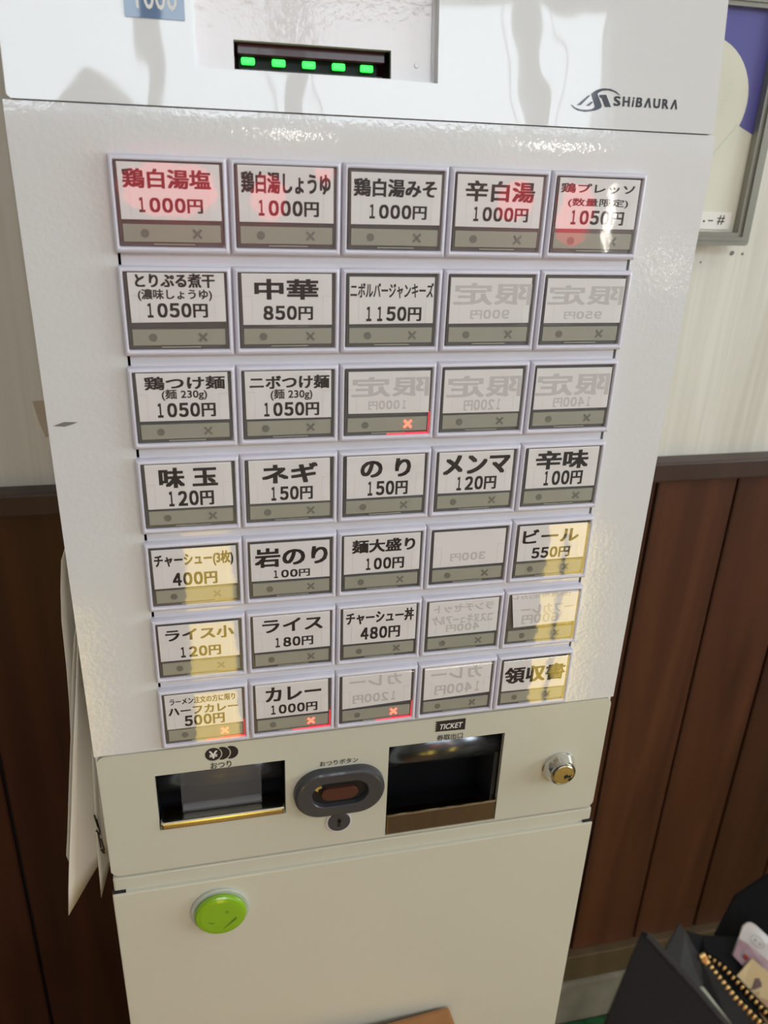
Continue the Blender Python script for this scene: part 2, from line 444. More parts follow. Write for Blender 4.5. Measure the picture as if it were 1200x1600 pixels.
def added_bulb(x, y, z, r, h, label):  # added source of the white sparkles on enamel and covers
    t = empty('added_pendant_lamp', (x, y, z), label, 'lamp', group='added white pendant lamps for the sparkling reflections')
    obj('lamp_glass', lathe(bmesh.new(), [(r * math.sin(R_(15 + 150 * i / 10)), -h / 2 * math.cos(R_(15 + 150 * i / 10))) for i in range(11)]), M['added_bulb'], t, True)
    obj('cord', lathe(bmesh.new(), [(.003, h / 2), (.003, ZC - z)], 6), M['black'], t)
added_bulb(.36, -2.25, 1.72, .06, .14, 'added white pendant lamp nearest the red lanterns')
added_bulb(1.26, -2.25, 1.73, .09, .14, 'larger added white pendant lamp toward the right window')
added_bulb(1.50, -2.30, 1.24, .012, .24, 'slim added tube shaped white pendant lamp hanging low')
added_bulb(1.76, -2.30, 1.09, .030, .06, 'small round added white pendant lamp hanging lowest, at the far right')
def added_floor_lamp(x, y, w_, h, label):  # added source of the yellow streaks; also warms the lower machine
    t = empty('added_paper_floor_lamp', (x, y, 0), label, 'lamp', group='added warm paper floor lamps for the yellow reflections')
    obj('paper_shade', box(bmesh.new(), -w_ / 2, w_ / 2, -.05, .05, .02, h, .004, 1), M['added_warm_lamp'], t)
    for sx in (-1, 1):
        for sy in (-1, 1):
            obj('leg', box(bmesh.new(), sx * w_ / 2 - .004, sx * w_ / 2 + .004, sy * .05 - .004, sy * .05 + .004, 0, h + .01), M['black'], t)
added_floor_lamp(.035, -1.2, .11, .60, 'tallest added warm paper floor lamp behind the photographer')
added_floor_lamp(.945, -1.2, .09, .58, 'added warm paper floor lamp on the right')
added_floor_lamp(-.27, -1.2, .04, .42, 'narrow low added warm paper floor lamp on the left')
o = obj('floor_mat', box(bmesh.new(), .375, 1.9, -.35, YW - .022, 0, .024, .004), M['mat'])
tag(o, 'green floor mat against the wall to the right of the stand', 'mat')

# poster in a frame on the wall
px0, px1, pz0, pz1 = 5.2, 10.43, -1.13, 2.72
poster = empty('framed_poster', (px0 * U, YW, H + pz0 * U), 'blue and cream poster in a grey metal frame on the wall right of the machine', 'poster')
def loc(bm_, parent): # meshes below are written in grid coordinates; shift them to the parent's origin
    bmesh.ops.translate(bm_, verts=bm_.verts, vec=-(Vector(parent.location) - Vector((0, 0, H))))
    return bm_
fr_bm = ring([(a * U, b * U) for a, b in rrect(px0, px1, pz0, pz1, 0.06, 2)], [(a * U, b * U) for a, b in rrect(px0 + .25, px1 - .25, pz0 + .22, pz1 - .22, 0.01, 2)], 5.66 * U, 6.0 * U)
ring([(a * U, b * U) for a, b in rrect(px0 + .10, px1 - .10, pz0 + .09, pz1 - .09, 0.03, 2)], [(a * U, b * U) for a, b in rrect(px0 + .17, px1 - .17, pz0 + .15, pz1 - .15, 0.02, 2)], 5.62 * U, 5.7 * U, fr_bm)
obj('poster_frame', loc(fr_bm, poster), M['alu'], poster)
yp = 5.82
sh = obj('poster_sheet', loc(ubox(px0 + .2, px1 - .2, yp, 5.95, pz0 + .18, pz1 - .18), poster), M['poster_cream'], poster)
obj('blue_field', loc(uprism([(5.45, 1.3), (9.0, 1.1), (9.5, 0.92), (9.82, 0.84), (10.18, 0.68), (10.18, 2.5), (5.45, 2.5)], yp - .012, yp), poster), M['poster_blue'], sh)
obj('cream_disc', loc(uprism(ellipse(8.95, 1.15, 1.0, 0.95, 48), yp - .022, yp - .012), poster), M['poster_cream'], sh)
obj('fold_line', loc(uprism([(9.45, 0.33), (9.47, 0.31), (9.80, 0.72), (9.86, 0.83), (9.83, 0.82), (9.76, 0.72)], yp - .026, yp - .020), poster), M['poster_shade'], sh)
st = bmesh.new()
for i in range(9):
    ubox(9.42 + .012 * i, 9.52 + .02 * i - .03 * max(0, i - 5), yp - .026, yp - .020, .98 + .06 * i, .995 + .06 * i, bm=st)
obj('pale_stripes', loc(st, poster), M['poster_shade'], sh)
lb = obj('name_label', loc(ubox(9.2, 10.07, yp - .03, yp, -.87, -.58), poster), M['label_white'], poster)
tb = bmesh.new()
put_text(tb, '#', 9.80 * U, 9.95 * U, -.79 * U, -.63 * U, (yp - .034) * U, 0.01)
put_text(tb, '-', 9.62 * U, 9.72 * U, -.735 * U, -.715 * U, (yp - .034) * U, 0.01)
put_text(tb, '.', 9.52 * U, 9.56 * U, -.755 * U, -.72 * U, (yp - .034) * U, 0.01)
bmesh.ops.translate(tb, verts=tb.verts, vec=-(Vector(poster.location) - Vector((0, 0, H))))
obj('label_lettering', tb, M['ink'], poster)
# small dents in the wallpaper below the poster
for a, b, s_ in ((10.52, -1.31, .05), (10.75, -1.32, .03), (9.9, -.98 - .5, .02)):
    o = obj('wall_scuff', uprism([(a + s_ * math.cos(q) * rnd.uniform(.5, 1), b + s_ * 1.2 * math.sin(q) * rnd.uniform(.5, 1)) for q in [i * .7 for i in range(9)]], 6.185, 6.20), M['scuff'], wall)
    o.location.z = H
o = obj('tape_patch', uprism([(-2.06, -3.82), (-1.6, -3.80), (-1.6, -4.55), (-1.92, -4.50), (-2.0, -4.2)], 6.17, 6.2), mat('beige_tape', (0.52, 0.44, 0.33), 0.6)); o.location.z = H
tag(o, 'beige tape patch on the wallpaper left of the machine', 'tape')
o = obj('paper_corner', uprism([(-1.97, -4.45), (-1.6, -4.38), (-1.6, -4.9), (-1.87, -4.72)], 6.13, 6.16), M['paper']); o.location.z = H
tag(o, 'small cream paper corner peeking out behind the machine above the dark rail', 'paper')

# ------------------------------------------------------------------ stand under the machine
XA, XB = -0.75, 5.70
stand = empty('machine_stand', (0, 0, 0), 'cream white metal cabinet stand that the ticket machine sits on', 'cabinet')
def place(o): o.location.z += H; return o
place(obj('cabinet_body', ubox(XA, XB, 0.05, 5.6, -22.55, -8.45), M['stand'], stand))
place(obj('cabinet_door', ubox(XA, XB, 0.0, 0.12, -22.3, -8.385, 0.02, 2), M['stand'], stand))
place(obj('top_plate', ubox(XA + .02, XB - .02, 0.05, 5.6, -8.425, -8.165, 0.025, 2), M['lower'], stand))
place(obj('hinge_gap', ubox(XA + .01, XA + .16, 0.02, 0.3, -8.40, -8.36), M['void'], stand))
place(obj('hinge_gap', ubox(XB - .14, XB - .01, 0.02, 0.3, -8.40, -8.36), M['void'], stand))
for sx in (XA + .25, XB - .25):
    for sy in (.4, 5.2):
        place(obj('foot', uprism(ellipse(sx, -22.575, .15, .03, 12), sy - .12, sy + .12), M['black'], stand))

# ------------------------------------------------------------------ ticket machine
tm = empty('ticket_machine', (0, 0, 0), 'tall white meal ticket vending machine with 35 push buttons', 'vending machine')
P = lambda name, bm, m, parent=None, **k: obj(name, bm, m, parent or tm, **k)
tm.location = (0, 0, H)
# carcass (grid coordinates, tm carries the height)
A8 = R_(8)
body = bmesh.new()
ubox(XA + .02, XB - .02, 0.75, 5.6, -8.12, 0.38, bm=body)
prof_body = [(0.75, 0.38), (5.6, 0.38), (5.6, 4.6), (1.2, 4.6)]
va = [body.verts.new(((XA + .02) * U, y * U, z * U)) for y, z in prof_body]
vb = [body.verts.new(((XB - .02) * U, y * U, z * U)) for y, z in prof_body]
body.faces.new(va); body.faces.new(vb[::-1])
for i in range(4): body.faces.new((va[i], vb[i], vb[(i + 1) % 4], va[(i + 1) % 4]))
ubox(XA + .003, XA + .06, 0.11, 1.0, -8.12, 0.36, bm=body); ubox(XB - .06, XB - .003, 0.11, 1.0, -8.12, 0.36, bm=body)
P('cabinet_shell', body, M['panel'])

# button panel: flat, with its top edge curving back under the door
gx0, gx1, gz0, gz1 = 0.02, 4.98, -6.15, -0.08
panel = holed_plate(XA, XB, -6.275, 0.10, 0.06, 0.12, [(gx0, gx1, gz0, gz1)])
rows = []
for i in range(9):
    t = R_(8) * i / 8
    s = 0.265 * i / 8
    yy = 0.06 + sum(0.265 / 8 * math.sin(R_(8) * (j + .5) / 8) for j in range(i))
    zz = 0.10 + sum(0.265 / 8 * math.cos(R_(8) * (j + .5) / 8) for j in range(i))
    xs_ = [XA, XA + .012, 2.5, XB - .012, XB] if i < 4 else [XA + .02, XA + .03, 2.5, XB - .03, XB - .02]
    rows.append([(q * U, yy * U, zz * U) for q in (XA, 2.5, XB)])
g = [[panel.verts.new(q) for q in r] for r in rows]
for i in range(8):
    for j in range(2): panel.faces.new((g[i][j], g[i][j + 1], g[i + 1][j + 1], g[i + 1][j]))
pn = P('button_panel', panel, M['panel'])
for p_ in pn.data.polygons:
    if p_.center.z > 0.10 * U: p_.use_smooth = True
P('panel_back', ubox(gx0 - .05, gx1 + .05, 0.4, 0.45, -6.2, -0.0), M['void'])
P('mounting_rail', ubox(0.045, 4.955, 0.07, 0.3, -6.16, -0.06), M['rail'])
# lower panel with the two outlets cut into it
CX0, CX1, CZ0, CZ1 = -0.115, 1.405, -7.485, -6.645
TX0, TX1, TZ0, TZ1 = 2.70, 4.23, -8.105, -6.645
lp = holed_plate(XA + .13, XB - .13, -8.13, -6.285, 0.05, 0.14, [(CX0, CX1, CZ0, CZ1), (TX0, TX1, TZ0, TZ1)])
for sx, a, b in ((XA + .02, XA + .02, XA + .13), (XB - .02, XB - .13, XB - .02)):
    q = rrect(a if sx < 0 else a - .11, b + .11 if sx < 0 else b, -8.13, -6.285, .10, 5)
    lim = (lambda v: min(v, XA + .13)) if sx < 0 else (lambda v: max(v, XB - .13))
    pts = []
    for (u_, v_) in q:
        c_ = (round(lim(u_), 5), round(v_, 5))
        if c_ not in pts: pts.append(c_)
    uprism(pts, 0.05, 0.14, lp)
P('lower_panel', lp, M['lower'])
P('seam_shadow_gap', ubox(XA + .03, XB - .03, 0.09, 0.2, -6.30, -6.25), M['void'])

# ---- push buttons
BW, BH = 1.0, 0.7963
g_ = 0.008
# bezel outline rings: outer edge low, crown proud, inner edge
bz = bmesh.new()
def loops(specs, bm):
    L = []
    for (x0, x1, z0, z1, r, y) in specs:
        L.append([bm.verts.new((a * U, y * U, b * U)) for a, b in rrect(x0, x1, z0, z1, r, 3)])
    n = len(L[0])
    for k in range(len(L) - 1):
        for i in range(n): bm.faces.new((L[k][i], L[k + 1][i], L[k + 1][(i + 1) % n], L[k][(i + 1) % n]))
    return L
loops([(g_, 1 - g_, -BH, -0.0, .012, .09), (g_, 1 - g_, -BH, -0.0, .012, .005), (.018, .982, -BH + .012, -.012, .015, -.012),
       (.034, .966, -BH + .03, -.024, .015, -.022), (.046, .954, -BH + .052, -.042, .012, -.018), (.052, .948, -BH + .058, -.050, .01, .03)], bz)
bezel_me = bpy.data.meshes.new('push_button'); bmesh.ops.recalc_face_normals(bz, faces=bz.faces); bz.to_mesh(bezel_me); bz.free(); bezel_me.materials.append(M['bezel'])
for p_ in bezel_me.polygons: p_.use_smooth = True
WX0, WX1, WZ0, WZ1 = .052, .948, -BH + .058, -.050
def mesh_of(name, bm, m, smooth=False):
    me = bpy.data.meshes.new(name); bmesh.ops.recalc_face_normals(bm, faces=bm.faces); bm.to_mesh(me); bm.free(); me.materials.append(m)
    if smooth:
        for p_ in me.polygons: p_.use_smooth = True
    return me
lens_bm = ubox(WX0, WX1, .012, .09, WZ0, WZ1)
ubox(WX0 + .012, WX0 + .026, -.002, .02, WZ0 + .01, WZ1 - .01, bm=lens_bm); ubox(WX1 - .026, WX1 - .012, -.002, .02, WZ0 + .01, WZ1 - .01, bm=lens_bm)
ubox(WX0 + .02, WX1 - .02, -.002, .02, -.545, -.535, bm=lens_bm)
lens_me = mesh_of('lens_body', lens_bm, M['lens'])
strip_me = mesh_of('marker_strip', ubox(.088, .918, -.004, .02, -.700, -.552, .004, 1), M['strip'])
light_slit = ubox(.34, .69, -.004, .014, -.722, -.712)
slit_me = mesh_of('latch_tab', light_slit, M['strip'])
dot_me = mesh_of('stock_dot', uprism(ellipse(.27, -.627, .036, .036, 20), -.008, -.003), M['mark'])
def cross_bm(cx=.715, cz=-.627, s=.036, w_=.010, y0=-.008, y1=-.003):
    b = bmesh.new()
    for q in (1, -1):
        d = (s, q * s); nrm = (-q * w_ * .7071, w_ * .7071)
        uprism([(cx - d[0] + nrm[0], cz - d[1] + nrm[1]), (cx - d[0] - nrm[0], cz - d[1] - nrm[1]), (cx + d[0] - nrm[0], cz + d[1] - nrm[1]), (cx + d[0] + nrm[0], cz + d[1] + nrm[1])], y0 - (.0008 if q < 0 else 0), y1, b)
    return b
cross_me = mesh_of('sold_out_cross', cross_bm(), M['mark'])
red_cross_me = mesh_of('sold_out_cross', cross_bm(s=.038, w_=.012), M['red_led'])
glow_bm = ubox(.50, .935, -.006, .012, -.732, -.724); ubox(.932, .938, -.006, .012, -.732, -.50, bm=glow_bm)
glow_me = mesh_of('glowing_edge', glow_bm, M['red_glow'])
# clear cover with thin walls: front skin, and two small inner steps that catch the light
cv = bmesh.new()
ubox(WX0 + .006, WX1 - .006, -.036, -.028, WZ0 + .006, WZ1 - .006, .004, 1, bm=cv)
for a, b, q_ in ((.09, .17, .17), (.83, .91, .83)):
    ubox(q_ - .003, q_ + .003, -.040, -.034, -.50, -.25, bm=cv); ubox(a, b, -.040, -.034, -.254, -.247, bm=cv)
cover_me = mesh_of('clear_cover', cv, M['clear'])

# lines of lettering per button: text, left, top, right, bottom in pitches; ~ marks print showing through from the back
MENU = {
    (0, 0): [('鶏白湯塩', 0.119, 0.105, 0.851, 0.266), ('1000円', 0.214, 0.332, 0.774, 0.459)],
    (0, 1): [('鶏白湯しょうゆ', 0.107, 0.096, 0.895, 0.280), ('1000円', 0.229, 0.327, 0.791, 0.465)],
    (0, 2): [('鶏白湯みそ', 0.104, 0.120, 0.880, 0.280), ('1000円', 0.230, 0.338, 0.795, 0.467)],
    (0, 3): [('辛白湯', 0.157, 0.107, 0.845, 0.295), ('1000円', 0.225, 0.334, 0.798, 0.469)],
    (0, 4): [('鶏プレッソ', 0.104, 0.103, 0.873, 0.192), ('(数量限定)', 0.192, 0.234, 0.825, 0.319), ('1050円', 0.215, 0.341, 0.799, 0.478)],
    (1, 0): [('とりぷる煮干', 0.150, 0.055, 0.844, 0.184), ('(濃味しょうゆ)', 0.166, 0.191, 0.814, 0.299), ('1050円', 0.212, 0.313, 0.770, 0.449)],
    (1, 1): [('中華', 0.195, 0.095, 0.789, 0.289), ('850円', 0.265, 0.337, 0.737, 0.475)],
    (1, 2): [('ニボルバージャンキーズ', 0.092, 0.125, 0.906, 0.274), ('1150円', 0.224, 0.345, 0.796, 0.491)],
    (1, 3): [('~限定', 0.105, 0.119, 0.922, 0.339), ('~900円', 0.297, 0.377, 0.712, 0.472)],
    (1, 4): [('~限定', 0.093, 0.137, 0.920, 0.339), ('~950円', 0.295, 0.395, 0.719, 0.476)],
    (2, 0): [('鶏つけ麺', 0.154, 0.082, 0.894, 0.215), ('(麺 230g)', 0.304, 0.205, 0.722, 0.317), ('1050円', 0.230, 0.336, 0.796, 0.485)],
    (2, 1): [('ニボつけ麺', 0.124, 0.091, 0.899, 0.232), ('(麺 230g)', 0.323, 0.226, 0.731, 0.344), ('1050円', 0.232, 0.358, 0.799, 0.505)],
    (2, 2): [('~限定', 0.114, 0.124, 0.927, 0.337), ('~1000円', 0.296, 0.369, 0.702, 0.467)],
    (2, 3): [('~限定', 0.101, 0.132, 0.959, 0.368), ('~1200円', 0.302, 0.384, 0.718, 0.505)],
    (2, 4): [('~限定', 0.076, 0.126, 0.923, 0.376), ('~1400円', 0.294, 0.385, 0.742, 0.497)],
    (3, 0): [('味 玉', 0.214, 0.083, 0.782, 0.307), ('120円', 0.269, 0.332, 0.734, 0.503)],
    (3, 1): [('ネギ', 0.216, 0.087, 0.787, 0.315), ('150円', 0.283, 0.339, 0.735, 0.499)],
    (3, 2): [('の り', 0.232, 0.085, 0.773, 0.303), ('150円', 0.290, 0.332, 0.748, 0.502)],
    (3, 3): [('メンマ', 0.127, 0.079, 0.880, 0.316), ('120円', 0.267, 0.328, 0.742, 0.495)],
    (3, 4): [('辛味', 0.178, 0.075, 0.804, 0.303), ('100円', 0.274, 0.313, 0.758, 0.492)],
    (4, 0): [('チャーシュー(3枚)', 0.099, 0.117, 0.897, 0.293), ('400円', 0.262, 0.342, 0.725, 0.502)],
    (4, 1): [('岩のり', 0.117, 0.125, 0.896, 0.362), ('100円', 0.292, 0.396, 0.704, 0.495)],
    (4, 2): [('麺大盛り', 0.160, 0.103, 0.868, 0.269), ('100円', 0.296, 0.330, 0.750, 0.482)],
    (4, 3): [('~300円', 0.283, 0.343, 0.710, 0.448)],
    (4, 4): [('ビール', 0.132, 0.113, 0.822, 0.295), ('550円', 0.254, 0.345, 0.737, 0.491)],
    (5, 0): [('ライス小', 0.146, 0.116, 0.869, 0.273), ('120円', 0.268, 0.346, 0.721, 0.486)],
    (5, 1): [('ライス', 0.176, 0.098, 0.847, 0.273), ('180円', 0.292, 0.338, 0.740, 0.469)],
    (5, 2): [('チャーシュー丼', 0.109, 0.093, 0.900, 0.265), ('480円', 0.274, 0.305, 0.745, 0.475)],
    (5, 3): [('~ランチセット', 0.132, 0.103, 0.867, 0.214), ('~コスヌキューアルケ', 0.122, 0.247, 0.868, 0.373), ('~400円', 0.299, 0.370, 0.715, 0.474)],
    (5, 4): [('~(数量限定)カレ', 0.083, 0.056, 0.829, 0.124), ('~ーフカレー', 0.218, 0.196, 0.897, 0.333), ('~600円', 0.240, 0.327, 0.720, 0.462)],
    (6, 0): [('ラーメン注文の方に限り', 0.129, 0.106, 0.849, 0.201), ('ハーフカレー', 0.107, 0.226, 0.873, 0.344), ('500円', 0.268, 0.354, 0.721, 0.507)],
    (6, 1): [('カレー', 0.189, 0.091, 0.834, 0.298), ('1000円', 0.224, 0.342, 0.789, 0.479)],
    (6, 2): [('~カレー', 0.169, 0.062, 0.801, 0.228), ('~1200円', 0.208, 0.321, 0.752, 0.453)],
    (6, 3): [('~カレー', 0.160, 0.070, 0.803, 0.250), ('~1400円', 0.217, 0.308, 0.811, 0.458)],
    (6, 4): [('領収書', 0.104, 0.163, 0.906, 0.416)],
}

LIT = {(2, 2), (6, 0), (6, 1), (6, 2)}
NAMES = {}
rnd2 = random.Random(11)
for r in range(7):
    for c in range(5):
        lines = MENU.get((r, c), [])
        ghost = bool(lines) and lines[0][0].startswith('~')
        txt = ' '.join(t[0].lstrip('~') for t in lines)
        lab = ('push button with a blank white card, ' + txt + ' showing faintly mirrored through it') if ghost else 'push button with white card printed ' + txt
        pb = inst('push_button', bezel_me, tm, (c * U, 0, -r * .9045 * U), lab)
        inst('lens_body', lens_me, pb)
        # paper card, slightly askew like the real ones
        ztop = min(t[2] for t in lines) - .045
        zbot = .515
        if lines: zbot = max(zbot, max(t[4] for t in lines) + .02)
        ztop = max(.052, min(.075, ztop)); zbot = min(.545, zbot)
        tl = rnd2.uniform(-.008, .008); x0, x1 = .085 + rnd2.uniform(-.008, .008), .925 + rnd2.uniform(-.01, .006)
        if (r, c) == (1, 0): zbot = .49
        if (r, c) in ((6, 2), (6, 3)): tl = .035
        if (r, c) == (6, 3): tl = -.028
        if (r, c) == (6, 2): tl = -.035
        if (r, c) == (5, 4): x0, zbot, tl = .115, .50, -.008
        if (r, c) in ((2, 2),): zbot = .50
        card = obj('menu_card', uprism([(x0, -zbot + (0 if tl > 0 else tl * 0)), (x1, -zbot - tl * .9 + (.0)), (x1 - .004, -ztop), (x0 - .004, -ztop)] if (r, c) not in ((5, 4),)
                   else [(x0 + .03, -zbot), (x1, -zbot + .02), (x1, -ztop), (x0 - .03, -ztop)], -.012, -.006), M['card'], pb)
        tb = bmesh.new()
        dz = 0.0
        for (t, a, b_, c_, d) in lines:
            gh = t.startswith('~'); s = t.lstrip('~')
            c_ = min(c_, .918)
            wt = 0.042 if s[0].isdigit() else 0.040
            if s[0] == '(' or len(s) > 10: wt = 0.030
            if (r, c) in ((1, 1), (3, 0), (3, 4), (3, 1), (3, 2), (3, 3)) and not s[0].isdigit(): wt = .050
            put_text(tb, s, a * U, c_ * U, -d * U, -b_ * U, -.0135 * U, wt, mirror=gh)
        obj('card_lettering', tb, M['ghost'] if ghost else M['ink'], pb)
        inst('marker_strip', strip_me, pb); inst('latch_tab', slit_me, pb)
        inst('stock_dot', dot_me, pb)
        if (r, c) in LIT:
            inst('sold_out_cross', red_cross_me, pb, label='lit red cross')
            inst('glowing_edge', glow_me, pb, label='red lit edge of the lens')
        else:
            inst('sold_out_cross', cross_me, pb)
        inst('clear_cover', cover_me, pb)

# ---- coin return outlet
def arc_tray(x0, x1, z0, z1, ydepth, y_front, bm=None):
    """concave trough: curved back from the top edge down to the lip"""
    bm = bm or bmesh.new()
    n = 12
    a = []
    for i in range(n + 1):
        t = math.pi * i / n
        a.append((y_front + ydepth * math.sin(t), (z0 + z1) / 2 + (z1 - z0) / 2 * math.cos(t)))
    rows = [[bm.verts.new((x * U, y * U, z * U)) for y, z in a] for x in (x0, x1)]
    for i in range(n): bm.faces.new((rows[0][i], rows[0][i + 1], rows[1][i + 1], rows[1][i]))
    for rr in rows: bm.faces.new(rr)
    return bm
P('coin_tray', arc_tray(CX0 + .005, CX1 - .005, CZ0 + .01, CZ1 - .003, .62, .12), M['tray_matte'], smooth=False)
def flatcaps(o):
    for p_ in o.data.polygons:
        if len(p_.vertices) > 4: p_.use_smooth = False
    return o
def roller(x0, x1, yc, zc, r, a0, a1, bm=None, n=14):
    bm = bm or bmesh.new()
    pts = [(yc + r * math.cos(R_(a0 + (a1 - a0) * i / n)), zc + r * math.sin(R_(a0 + (a1 - a0) * i / n))) for i in range(n + 1)]
    L = [[bm.verts.new((x * U, y * U, z * U)) for y, z in pts] for x in (x0, x1)]
    for i in range(n): bm.faces.new((L[0][i], L[0][i + 1], L[1][i + 1], L[1][i]))
    for q in L: bm.faces.new(q)
    return bm
flatcaps(P('coin_tray_hood', roller(CX0 + .01, CX1 - .01, .42, -6.90, .25, 90, 290), M['hood'], smooth=True))
P('coin_flap', ubox(.16, 1.12, .135, .15, -7.33, -6.66), mat('smoky_clear_flap', (.13, .14, .16), .12, coat=1.0, alpha=.35))
P('flap_edge', ubox(.17, 1.11, .16, .20, -7.33, -7.245, .008, 1), mat('frosted_clear_edge', (.30,.33,.40), .3, coat=.5))
P('coin_lip', ubox(CX0 + .01, CX1 - .01, .02, .30, CZ0 + .01, CZ0 + .125, .035, 3), M['steel'], label='polished steel lip under the coin outlet')
# ---- ticket outlet
tt = bmesh.new()
for x0, x1, y0, y1, z0, z1 in ((TX0 - .02, TX0, .12, .72, TZ0, TZ1), (TX1, TX1 + .02, .12, .72, TZ0, TZ1), (TX0, TX1, .70, .72, TZ0, TZ1), (TX0, TX1, .12, .72, TZ1, TZ1 + .02), (TX0, TX1, .12, .72, TZ0 - .02, TZ0 + .02)):
    ubox(x0, x1, y0, y1, z0, z1, bm=tt)
P('ticket_tray', tt, M['tray_matte'])
flatcaps(P('ticket_tray_hood', roller(TX0 + .005, TX1 - .005, .40, -6.92, .27, 90, 290), M['hood'], smooth=True))
P('tray_side_guide', ubox(TX1 - .06, TX1 - .005, .16, .69, TZ0 + .1, TZ1 - .25), mat('dark_steel_guide', (.05, .05, .055), .4, metal=.3))
lip = uprism([(TX0 + .012, TZ0 + .012), (TX1 - .012, TZ0 + .012), (TX1 - .012, TZ0 + .345), (TX0 + .012, TZ0 + .345)], .035, .16, bevel=.02)
P('ticket_lip', lip, M['bronze'], label='polished steel lip under the ticket outlet')
# ---- change return lever
cx, cz = 2.075, -7.20
def stad(cx, cz, w, h, n=20):
    return rrect(cx - w, cx + w, cz - h, cz + h, h * .999, n)
lev = bmesh.new()
specs = [(.575, .355, .05), (.570, .350, -.025), (.560, .340, -.045), (.535, .318, -.060), (.520, .305, -.064), (.365, .195, -.056), (.355, .188, -.045), (.352, .186, .04)]
L = [[lev.verts.new((a * U, y * U, b * U)) for a, b in stad(cx, cz, w, h)] for w, h, y in specs]
for k in range(len(L) - 1):
    n = len(L[0])
    for i in range(n): lev.faces.new((L[k][i], L[k + 1][i], L[k + 1][(i + 1) % n], L[k][(i + 1) % n]))
P('return_lever_bezel', lev, M['grey'], label='dark grey oval surround of the change return button')
P('return_lever_well', uprism(stad(cx, cz, .37, .2), .02, .05), M['void'])
P('return_push', uprism(stad(cx + .0, cz - .015, .235, .095, 8), -.03, .04, bevel=.015), M['brown_btn'], label='brown oval push key')
P('worn_sticker', uprism([(cx - .30 + .075 * q_ * math.cos(R_(a_)), cz + .10 + .06 * q_ * math.sin(R_(a_))) for a_, q_ in zip(range(0, 360, 36), (1, .45, .9, .5, 1, .4, .9, .45, 1, .5))], -.012, .03), M['gold_wear'])
P('key_cylinder', uprism(ellipse(2.08, -7.735, .145, .145, 28), .02, .06, bevel=.006), M['grey'])
P('key_cylinder_ring', ring([(a * U, b * U) for a, b in ellipse(2.08, -7.735, .172, .172, 28)], [(a * U, b * U) for a, b in ellipse(2.08, -7.735, .146, .146, 28)], .035 * U, .06 * U), M['rail'])
kh = uprism(ellipse(2.08, -7.70, .025, .03, 12), .012, .019); uprism([(2.066, -7.70), (2.094, -7.70), (2.10, -7.80), (2.06, -7.80)], .012, .018, kh)
P('keyhole', kh, M['void'])
# ---- cabinet lock
def cone_y(cx, cz, prof, n=40):
    bm = bmesh.new()
    L = [[bm.verts.new(((cx + r * math.cos(2 * math.pi * i / n)) * U, y * U, (cz + r * math.sin(2 * math.pi * i / n)) * U)) for i in range(n)] for r, y in prof]
    for a, b in zip(L, L[1:]):
        for i in range(n): bm.faces.new((a[i], b[i], b[(i + 1) % n], a[(i + 1) % n]))
    bm.faces.new(L[0]); bm.faces.new(L[-1])
    return bm
lk = P('cylinder_lock', cone_y(5.055, -7.315, [(.235, .05), (.235, .03), (.225, .015), (.185, -.10), (.175, -.12), (.160, -.115), (.158, -.10)]), M['chrome'], label='round chrome lock')
obj('lock_plug', cone_y(5.055, -7.315, [(.15, -.09), (.15, -.125), (.14, -.135)]), M['steel'], lk)
kb = uprism([(5.06, -7.34), (5.10, -7.31), (5.13, -7.34), (5.17, -7.33), (5.15, -7.37), (5.10, -7.36), (5.08, -7.39)], -.140, -.132); uprism([(5.12, -7.40), (5.17, -7.37), (5.18, -7.40), (5.14, -7.43)], -.140, -.132, kb)
obj('lock_keyway', kb, M['void'], lk)
# ---- printed signs on the lower panel
ic = bmesh.new()
def disc_minus(cx, cz, r, ccx, cr, bm, y0=.044, y1=.05):
    """black disc with a bite taken by the neighbour to its left"""
    pts = []
    for i in range(48):
        a = 2 * math.pi * i / 48
        x_, z_ = cx + r * math.cos(a), cz + r * math.sin(a)
        if (x_ - ccx) ** 2 + (z_ - cz) ** 2 >= cr * cr: pts.append((x_, z_, a))
    a0 = [q for q in pts if q[1] >= cz]; a1 = [q for q in pts if q[1] < cz]
    pts_r = sorted(pts, key=lambda q: (q[2] + math.pi) % (2 * math.pi))
    o_ = [(q[0], q[1]) for q in pts_r]
    top, bot = o_[-1], o_[0]
    t1 = math.atan2(top[1] - cz, top[0] - ccx); t0 = math.atan2(bot[1] - cz, bot[0] - ccx)
    for i in range(13):
        t = t1 + (t0 - t1) * i / 12
        o_.append((ccx + cr * math.cos(t), cz + cr * math.sin(t)))
    uprism(o_, y0, y1, bm)
uprism(ellipse(.565, -6.425, .092, .092, 40), .044, .05, ic)
disc_minus(.665, -6.425, .092, .565, .107, ic)
disc_minus(.765, -6.425, .092, .665, .107, ic)
P('coin_symbol', ic, M['ink'])
text_obj('yen_sign', '¥', .517, .617, -6.485, -6.37, .0425, M['white_ink'], tm, weight=.03)
text_obj('printed_lettering', 'おつり', .527, .770, -6.64, -6.545, .0445, M['ink'], tm, weight=.015)
text_obj('printed_lettering', 'おつりボタン', 1.83, 2.31, -6.81, -6.735, .0445, M['ink'], tm, weight=.015)
tk = [(3.285, -6.505), (3.675, -6.505), (3.675, -6.335), (3.285, -6.335)]
nz_ = []
for i in range(5):
    z_ = -6.335 - .034 * i
    nz_ += [(3.285, z_), (3.285, z_ - .018), (3.300, z_ - .018), (3.300, z_ - .034)]
P('ticket_symbol', uprism([(3.675, -6.505), (3.675, -6.335)] + nz_[:-2] , .044, .05), M['ink'])
text_obj('ticket_word', 'TICKET', 3.33, 3.63, -6.465, -6.38, .0425, M['white_ink'], tm, weight=.03, slant=.04)
